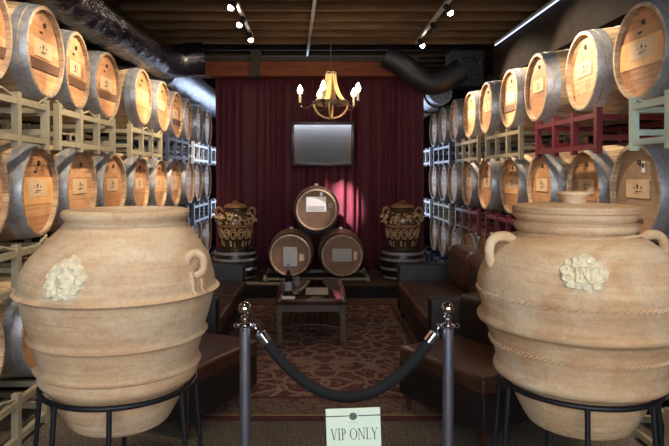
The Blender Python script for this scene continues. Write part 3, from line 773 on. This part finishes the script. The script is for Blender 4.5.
def lounge(loc, rz, label):
    t = thing('lounge_chair', label, 'chair', (loc[0], loc[1], .0121), rz, 'armless leather chairs behind the rope')
    W, D = .39, .74
    MB().rbox(-D, 0, -W, W, .11, .33, .012).build('base', M['dark_leather'], t)
    MB().rbox(-D+.16, .006, -W-.004, W+.004, .325, .435, .028, 4).build('seat', M['leather'], t)
    MB().rbox(-D, -D+.2, -W, W, .32, .74, .05, 5).build('backrest', M['dark_leather'], t)
    for x in (-.05, -D+.05):
        for y_ in (-W+.05, W-.05): MB().lathe([(.016, 0), (.03, .12)], 4, c=(x, y_, 0), cap0=True, cap1=True).build('leg', M['walnut'], t, smooth=False)
    return t
lounge((-.585, 3.94), math.radians(-26.6), 'armless brown leather chair behind the open jar and stanchion')
lounge((.775, 3.79), math.radians(210.5), 'armless brown leather chair behind the lidded jar and stanchion')

# ---------------------------------------------------------------- curtain, mirror, barrel pyramid, urns
def curtain(x0, x1, yb, z0, z1, pitch, amp, seed, label):
    rr = random.Random(seed); n = int((x1-x0)/.012); m = 14; v = []; f = []
    ph = 0; ys = []
    for i in range(n+1):
        x = x0+(x1-x0)*i/n; ph += 2*PI*.012/pitch*(1+.5*math.sin(x*9+seed)+.3*math.sin(x*23+seed*2)); ys.append((x, ph, .75+.25*math.sin(x*5+seed*3)))
    for j in range(m+1):
        q = j/m; z = z0+(z1-z0)*q
        for (x, p, am) in ys:
            a = amp*am*(1.1-.35*q)
            v.append((x+.008*math.sin(4*q+p*.3), yb-a*(math.sin(p)+.25*math.sin(2*p+seed)+.3*math.sin(p*.5+2*q)), z))
    for j in range(m):
        for i in range(n): b = j*(n+1)+i; f.append((b, b+1, b+n+2, b+n+1))
    o = MB().add(v, f).build('velvet_curtain', M['velvet'], angle=80)
    md = o.modifiers.new('thick', 'SOLIDIFY'); md.thickness = .006
    return tag(o, label, 'curtain', 'red velvet curtain panels')
curtain(-1.50, -.36, 9.12, .172, 3.10, .13, .035, 1, 'dark red velvet curtain panel behind the urn on the open jar side')
curtain(-.40, .68, 9.22, .172, 3.10, .15, .04, 2, 'dark red velvet curtain panel behind the mirror and stacked barrels')
curtain(.64, 1.66, 9.12, .172, 3.10, .12, .04, 3, 'dark red velvet curtain panel behind the urn on the lidded jar side')

mr = thing('hanging_mirror', 'framed rectangular mirror hanging on the red curtain', 'mirror', (.115, 9.0, 1.755))
mr.rotation_euler = (math.radians(5.7), 0, 0)
MW, MH = .47, .66
mf = MB(); b = .045
mf.rbox(-MW, MW, -.02, .02, 0, b, .006, 2).rbox(-MW, MW, -.02, .02, MH-b, MH, .006, 2).rbox(-MW, -MW+b, -.02, .02, b, MH-b, .006, 2).rbox(MW-b, MW, -.02, .02, b, MH-b, .006, 2)
mf.build('frame', M['mirror_frame'], mr)
MB().box(-MW+b, MW-b, -.004, .004, b, MH-b).build('mirror_glass', M['mirror'], mr, smooth=False)
for x in (-MW+.06, MW-.06): MB().tube([(x, 0, MH-.01), (x, -.02, 3.08-1.755)], .003, 6).build('hanging_wire', M['black_iron'], mr)

PS = .93
def pyr(x, zb, label, kind):
    t = thing('display_barrel', label, 'barrel', (x, 8.08, zb), -PI/2, 'barrels stacked on the platform')
    t.scale = (PS,)*3
    body().build('staves', M['stave'], t)
    MB().lathe([(.0005, -.033), (BE-.023, -.033)], 60, 'x', (0, 0, BR)).build('head', M['aged_head'], t, smooth=False)
    for h in HM: h.build('hoop', M['dark_hoop'], t)
    if kind == 'top':
        c = card(-.15, .14, -.03, .19).build('paper_notice', M['white_paper'], t, smooth=False)
        k = MB()
        for i in range(5): k.box(-.0275, -.0265, -.13, .12, BR+.045-.015*i, BR+.05-.015*i)
        k.build('print', M['grey_ink'], c, smooth=False)
        card(.05, .09, .20, .255).build('tag', M['white_paper'], t, smooth=False)
        card(.17, .23, .02, .10).build('tag', M['grey_ink'], t, smooth=False)
    elif kind == 'a':
        c = card(-.10, .10, -.16, .12).build('paper_notice', M['grey_paper'], t, smooth=False)
        k = MB()
        for i in range(12): k.box(-.0275, -.0265, -.08, .08-.02*(i % 3), BR+.09-.02*i, BR+.095-.02*i)
        k.build('print', M['grey_ink'], c, smooth=False)
        card(.135, .205, -.08, .02).build('tag', M['paper'], t, smooth=False)
    else:
        c = card(-.14, .14, -.09, .095).build('paper_notice', M['grey_paper'], t, smooth=False)
        k = MB()
        for i in range(8): k.box(-.0275, -.0265, -.12, .11-.03*(i % 3), BR+.07-.02*i, BR+.075-.02*i)
        k.build('print', M['grey_ink'], c, smooth=False)
        card(.17, .22, -.07, .05).build('tag', M['paper'], t, smooth=False)
    MB().lathe([(.0005, .0), (.03, 0), (.026, .03), (.0005, .032)], 16, 'z', (-BL/2, 0, 2*BR)).build('bung', M['white_paper'], t)
    return t
M['aged_head'] = plain('aged_barrel_head', (122, 92, 70), .6, nscale=7, var=.22)
M['grey_paper'] = plain('grey_notice_paper', (170, 168, 166), .5, var=.05)
M['dark_hoop'] = plain('dull_dark_hoop', (78, 60, 56), .4, .7, var=.25)
PZ = .17
pyr(.02, .83, 'display barrel with bright white notice on top of the platform stack', 'top')
pyr(-.335, .215, 'lower display barrel with tall grey notice under the stack, urn on open jar side', 'a')
pyr(.365, .215, 'lower display barrel with wide grey notice under the stack, toward the lidded jar', 'b')
rk = thing('display_rack', 'low steel rack carrying the stacked display barrels', 'rack', (.02, 8.1, PZ))
for y_ in (.06, .70): MB().box(-.72, .72, y_-.02, y_+.02, .02, .055).build('rail', M['rack_olive'], rk, smooth=False)
for x in (-.70, .70):
    MB().box(x-.02, x+.02, .0, .76, .03, .065).build('cross_tube', M['rack_olive'], rk, smooth=False)
    for y_ in (.06, .70): MB().box(x-.02, x+.02, y_-.02, y_+.02, 0, .085).build('foot', M['rack_olive'], rk, smooth=False)
for y_ in (.18, .62):
    for xc in (-.355, .345):
        MB().tube([(xc+.34*math.sin(a), y_, .365-.345*math.cos(a)) for a in [-.9+i*1.8/10 for i in range(11)]], .008, 6).build('cradle', M['black_iron'], rk)
sd = thing('barrel_saddle', 'dark curved saddle between the top display barrel and the lower pair', 'rack', (.02, 8.1, .70))
for y_ in (.2, .62):
    MB().tube([(.0+.335*math.sin(a), y_, .455-.335*math.cos(a)) for a in [-.85+i*1.7/10 for i in range(11)]], .012, 6).build('cradle', M['black_iron'], sd)
    for sx in (-1, 1): MB().tube([(sx*.24, y_, .22), (sx*.06, y_, .06), (0, y_, .12)], .01, 6).build('strut', M['black_iron'], sd)

def pedestal(x, y_, label):
    t = thing('urn_pedestal', label, 'pedestal', (x, y_, PZ), 0, 'black banded urn pedestals')
    pr = [(.002, 0)]+[(.30+.035*math.sin(PI*(i/10)*.9+.1), .44*i/10) for i in range(11)]+[(.29, .455), (.002, .455)]
    MB().lathe(pr, 48).build('staves', M['black_stave'], t)
    t.scale = (.92, .92, .9)
    for z in (.03, .16, .30, .395):
        r0 = .30+.035*math.sin(PI*(z/.44)*.9+.1); MB().lathe([(r0-.002, z), (r0+.006, z+.002), (r0+.007, z+.038), (r0-.002, z+.04)], 48).build('band', M['silver_band'], t)
    return t
UP = smooth_prof([(.002, 0), (.19, 0), (.2, .015), (.215, .09), (.248, .22), (.276, .36), (.282, .46), (.265, .55), (.215, .615), (.17, .64), (.165, .66), (.18, .67), (.17, .68), (.002, .68)], 4)
def urn(x, y_, z, label, seed):
    t = thing('lidded_urn', label, 'urn', (x, y_, z), 0, 'ornate glazed urns on pedestals'); t.scale = (.86,)*3
    MB().lathe(UP, 56).build('vessel', M['urn'], t, angle=70)
    MB().lathe(smooth_prof([(.002, .675), (.175, .675), (.185, .69), (.175, .715), (.12, .74), (.05, .752), (.045, .765), (.055, .778), (.04, .79), (.002, .79)], 4), 40).build('lid', M['urn_lid'], t, angle=70)
    for sx in (-1, 1):
        MB().tube([(sx*p, -.02, q) for p, q in smooth_prof([(.20, .60), (.235, .66), (.28, .675), (.315, .64), (.315, .58), (.285, .53)], 4)], .022, 10).build('handle', M['urn_lid'], t)
        m = MB(); rr = random.Random(seed+sx)
        for k in range(16): m.ball((sx*(.29+rr.uniform(-.03, .05)), rr.uniform(-.09, .03), .50+rr.uniform(-.05, .06)), rr.uniform(.014, .024), 8, 5)
        m.build('mask', M['gold'], t)
    m = MB(); rr = random.Random(seed)
    for k in range(170):                       # upper band of leaves and grapes
        a = rr.uniform(0, 2*PI); q = rr.uniform(.42, .60); r0 = r_at(UP, q); s = rr.uniform(.012, .026)
        m.ball((r0*math.cos(a), r0*math.sin(a), q), s, 8, 5, sc=(1, 1, rr.uniform(.6, 1.2)))
    m.build('leaf_relief', M['gold'], t)
    MB().lathe([(r_at(UP, q)+.004, q) for q in (.365, .38, .40, .415)], 56).build('plain_band', M['urn_lid'], t)
    m = MB()
    for k in range(7):                         # lower band of paired scrolls
        a0 = k*2*PI/7
        for sg_ in (-1, 1):
            pts = []
            for i in range(26):
                u = i/25; th = u*3.6*PI; R = .082*(1-.75*u); ca = a0+sg_*(.22-R*math.cos(th)*3.0); q = .255+R*1.2*math.sin(th)
                r0 = r_at(UP, q)+.003; pts.append((r0*math.cos(ca), r0*math.sin(ca), q))
            m.tube(pts, .0095, 5)
        for i in range(3):
            q = .14-.03*i; r0 = r_at(UP, q); m.ball((r0*math.cos(a0), r0*math.sin(a0), q), .016, 8, 5)
            m.ball((r0*math.cos(a0+.3), r0*math.sin(a0+.3), q-.01), .011, 8, 5)
    m.build('scroll_relief', M['gold'], t)
    return t
UX0, UX1, UY = -1.115, 1.225, 8.42
pedestal(UX0, UY, 'black banded pedestal by the curtain on the open jar side')
pedestal(UX1, UY, 'black banded pedestal by the curtain on the lidded jar side')
urn(UX0, UY, PZ+.4105, 'ornate brown lidded urn on pedestal, open jar side of the barrels', 11)
urn(UX1, UY, PZ+.4105, 'ornate brown lidded urn on pedestal, lidded jar side of the barrels', 12)

# ---------------------------------------------------------------- chandelier
CX, CY = .18, 6.8
ch = thing('chandelier', 'barrel-stave chandelier with five lit candle bulbs hanging from the ceiling', 'chandelier', (CX, CY, 2.25))
MB().lathe([(.03, .505), (.06, .51), (.062, .53), (.03, .535), (.012, .56)], 24).build('crown', M['aged_iron'], ch)
MB().tube([(0, 0, .55), (0, 0, ZC-.19-2.25)], .005, 6).build('chain', M['aged_iron'], ch)
for k in range(6):
    a = k*PI/3+.26; m = MB(); w = .026
    ps = smooth_prof([(.05, .535), (.055, .46), (.075, .37), (.12, .27), (.19, .195)], 4); v = []; f = []
    for (r0, z) in ps:
        for (dr, dt) in ((-.006, -w), (-.006, w), (.006, w), (.006, -w)):
            v.append(((r0+dr)*math.cos(a)-dt*math.sin(a), (r0+dr)*math.sin(a)+dt*math.cos(a), z))
    for i in range(len(ps)-1):
        for c in range(4): f.append((i*4+c, i*4+(c+1) % 4, i*4+4+(c+1) % 4, i*4+4+c))
    f += [(0, 1, 2, 3), tuple(range(len(v)-4, len(v)))]
    m.add(v, f); m.build('stave', M['aged_stave'], ch)
MB().lathe([(.196, .165), (.208, .165), (.208, .205), (.196, .205), (.196, .165)], 48).build('hoop_band', M['aged_iron'], ch)
for k in range(2):
    a = k*PI*.42+.12; pts = [(.197*math.cos(b)*math.cos(a), .197*math.cos(b)*math.sin(a), .185-.175*math.sin(b)) for b in [i*PI/18 for i in range(19)]]
    MB().tube(pts, .011, 6).build('bowl_strap', M['aged_stave'], ch)
MB().ball((0, 0, .0), .018, 12, 8).build('bottom_finial', M['aged_iron'], ch)
for k in range(5):
    a = PI+.05+k*2*PI/5; R = .35
    arm = MB().tube([(p*math.cos(a), p*math.sin(a), q) for p, q in smooth_prof([(.20, .18), (.25, .135), (.31, .125), (.345, .15), (R, .17)], 4)], .008, 8).build('arm', M['aged_iron'], ch)
    c = (R*math.cos(a), R*math.sin(a), 0)
    MB().lathe([(.006, .16), (.035, .172), (.04, .184), (.016, .184)], 18, c=c).build('candle_cup', M['aged_iron'], ch)
    MB().lathe([(.013, .182), (.013, .285), (.002, .285)], 14, c=c).build('candle', M['candle'], ch)
    MB().lathe([(.006, .285), (.024, .30), (.031, .322), (.022, .35), (.002, .39)], 14, c=c).build('bulb', M['flame'], ch)

# ---------------------------------------------------------------- ceiling services
def tlight(x, y0, y1, heads, label, zt=3.448):
    t = thing('track_light', label, 'track light', (x, y0, zt), 0, 'ceiling track lights')
    MB().box(-.018, .018, 0, y1-y0, -.02, .02).build('track', M['silver_band'], t, smooth=False)
    for (yy, ax, lit) in heads:
        d = Vector((ax, -.25, -1)).normalized(); p = Vector((0, yy-y0, -.02))
        MB().tube([p, p+Vector((0, 0, -.05))], .009, 8).build('stem', M['black_iron'], t)
        q = p+Vector((0, 0, -.045)); h = MB().tube([q-d*.05, q-d*.04, q+d*.035, q+d*.055], lambda u: (.016, .03, .036, .042)[min(3, int(u*3+.01))], 16).build('lamp_head', M['black_iron'], t)
        if lit: MB().ball((q+d*.06)[:], .03, 14, 10).build('lamp', M['lens'], h)
    return t
tlight(-.83, 2.2, 8.0, [(3.3, -.5, 1), (4.6, -.6, 1), (6.15, -.6, 1), (6.85, -.6, 1), (7.6, .3, 1)], 'track light with three lit spots on the ceiling, open jar side')
tlight(1.40, 2.2, 8.3, [(3.0, .4, 1), (4.4, .6, 1), (6.35, .6, 1), (7.1, .3, 0), (7.95, .4, 1)], 'track light with two lit spots on the ceiling, lidded jar side')
tag(MB().tube([(0.0, 4.5, 3.448), (0, 6.2, 3.448), (-.12, 9.2, 3.448)], .02, 10).build('ceiling_conduit', M['silver_band']), 'thin grey metal conduit running along the middle of the ceiling', 'pipe')
def duct_wrap():
    n = 60; pts = []
    rr = random.Random(5)
    for i in range(n+1):
        q = i/n; pts.append((-1.93+.02*math.sin(q*9), 2.0+5.3*q, 3.02+.02*math.sin(q*7)))
    pts += [(-1.88, 7.45, 3.03), (-1.78, 7.6, 3.06), (-1.62, 7.7, 3.1), (-1.45, 7.75, 3.12)]
    ws = [rr.uniform(.96, 1.03) for _ in pts]
    return MB().tube(pts, lambda u: .215*ws[int(u*(len(pts)-1)+.01)], 28)
tag(duct_wrap().build('wrapped_duct', M['wrap'], angle=80), 'fat black plastic-wrapped duct under the ceiling above the open jar side barrels', 'duct')
tag(MB().tube([(-2.08, 8.0, 3.04), (-2.07, 8.4, 3.04), (-2.05, 9.2, 3.03), (-2.03, 10.2, 3.02), (-2.0, 11.8, 3.0)], .25, 28).build('foil_duct', M['foil']), 'silver foil duct beyond the black wrapped duct', 'duct')
fd = thing('foil_duct', 'silver foil duct with black straps above the lidded jar side barrels', 'duct', (1.75, 8.3, 2.9))
MB().tube([(.14, .74, -.03), (.10, .95, -.06), (.02, 1.5, -.14), (-.06, 3.4, -.2)], .19, 28).build('duct_run', M['foil'], fd)
for q, qx, qz in ((.85, .12, -.045), (1.2, .064, -.1)): MB().tube([(qx+.197*math.cos(2*PI*k/28), q, qz+.197*math.sin(2*PI*k/28)) for k in range(28)], .018, 6, closed=True).build('strap', M['wrap'], fd)
def smooth_prof3(p):
    a = smooth_prof([(q[0], q[2]) for q in p], 4); return [(x, p[0][1], z) for x, z in a]
tag(MB().tube(smooth_prof3([(.98, 8.4, 3.29), (1.18, 8.36, 3.19), (1.42, 8.34, 3.0), (1.62, 8.32, 2.9), (1.84, 8.3, 2.96), (2.05, 8.3, 3.1)]), .165, 24).build('flexible_duct', M['black_iron']), 'black flexible duct sagging between the ceiling and the vent box', 'duct')
vb = thing('vent_box', 'dark sheet metal vent box with round port by the ceiling', 'vent', (2.15, 8.37, 2.95))
MB().box(-.2, .26, .22, .6, -.05, .45).build('housing', M['black_iron'], vb, smooth=False)
MB().lathe([(.14, .17), (.17, .17), (.17, .23), (.14, .23), (.14, .17)], 28, 'y', (.05, 0, .2)).build('port', M['wrap'], vb)
tl = thing('strip_light', 'thin cool strip light along the bulkhead above the barrels', 'light', (2.44, 5.0, 3.37))
MB().box(-.02, .015, 0, 3.1, .005, .04).build('housing', M['silver_band'], tl, smooth=False)
MB().tube([(-.012, .02, -.002), (-.012, 3.08, -.002)], .008, 10).build('tube_lamp', M['tube'], tl)

# ---------------------------------------------------------------- lights
def aim(o, tgt): o.rotation_euler = (Vector(tgt)-o.location).to_track_quat('-Z', 'Y').to_euler()
def spot(loc, tgt, w, ang, col=(1, .80, .58), r=.04, blend=.5):
    l = bpy.data.lights.new('spot_beam', 'SPOT'); l.energy = w; l.spot_size = math.radians(ang); l.spot_blend = blend; l.color = col; l.shadow_soft_size = r
    o = bpy.data.objects.new('spot_beam', l); COL.objects.link(o); o.location = loc; aim(o, tgt); return o
def pt(loc, w, col=(1, .82, .62), r=.03):
    l = bpy.data.lights.new('bulb_glow', 'POINT'); l.energy = w; l.color = col; l.shadow_soft_size = r
    o = bpy.data.objects.new('bulb_glow', l); COL.objects.link(o); o.location = loc; return o
for k in range(5):
    a = PI+.05+k*2*PI/5; pt((CX+.35*math.cos(a), CY+.35*math.sin(a), 2.25+.40), 3.5)
ZS = 3.2
spot((-.86, 3.3, ZS), (-1.9, 3.6, 1.9), 120, 75)
spot((-.86, 4.6, ZS), (-2.0, 5.0, 1.9), 135, 80)
spot((-.86, 6.1, ZS), (-2.0, 6.6, 1.9), 165, 80)
spot((-.86, 6.8, ZS), (-2.1, 7.6, 1.9), 140, 80)
spot((1.43, 4.4, ZS), (2.2, 4.6, 1.9), 90, 80)
spot((1.43, 6.3, ZS), (2.5, 5.5, 2.2), 220, 85)
spot((1.43, 7.9, ZS), (2.5, 7.2, 2.2), 220, 85)
spot((-.76, 7.5, 3.12), (.47, 9.2, 1.2), 3200, 12, (1, .72, .74), .04, .9)
spot((1.36, 7.6, 3.12), (.02, 8.05, 1.2), 480, 12, (1, .92, .88))
spot((-.6, 2.2, ZS), (-.9, 2.75, 1.2), 60, 70)
spot((1.2, 2.0, ZS), (1.1, 2.75, 1.2), 45, 70)
w = bpy.data.worlds.new('World'); S.world = w; w.use_nodes = True
w.node_tree.nodes['Background'].inputs[0].default_value = (.5, .6, .8, 1); w.node_tree.nodes['Background'].inputs[1].default_value = .02

# ---------------------------------------------------------------- camera
cam = bpy.data.cameras.new('camera'); co = bpy.data.objects.new('camera', cam); COL.objects.link(co)
co.location = (0, 0, H); co.rotation_euler = (PI/2, 0, 0)
cam.sensor_width = 36; cam.lens = 600/669*36; cam.shift_x = 19.5/669; cam.shift_y = -48/669; cam.clip_start = .05
S.camera = co
S.view_settings.view_transform = 'Standard'; S.view_settings.look = 'None'; S.view_settings.gamma = 1; S.view_settings.use_curve_mapping = False
S.view_settings.exposure = .42
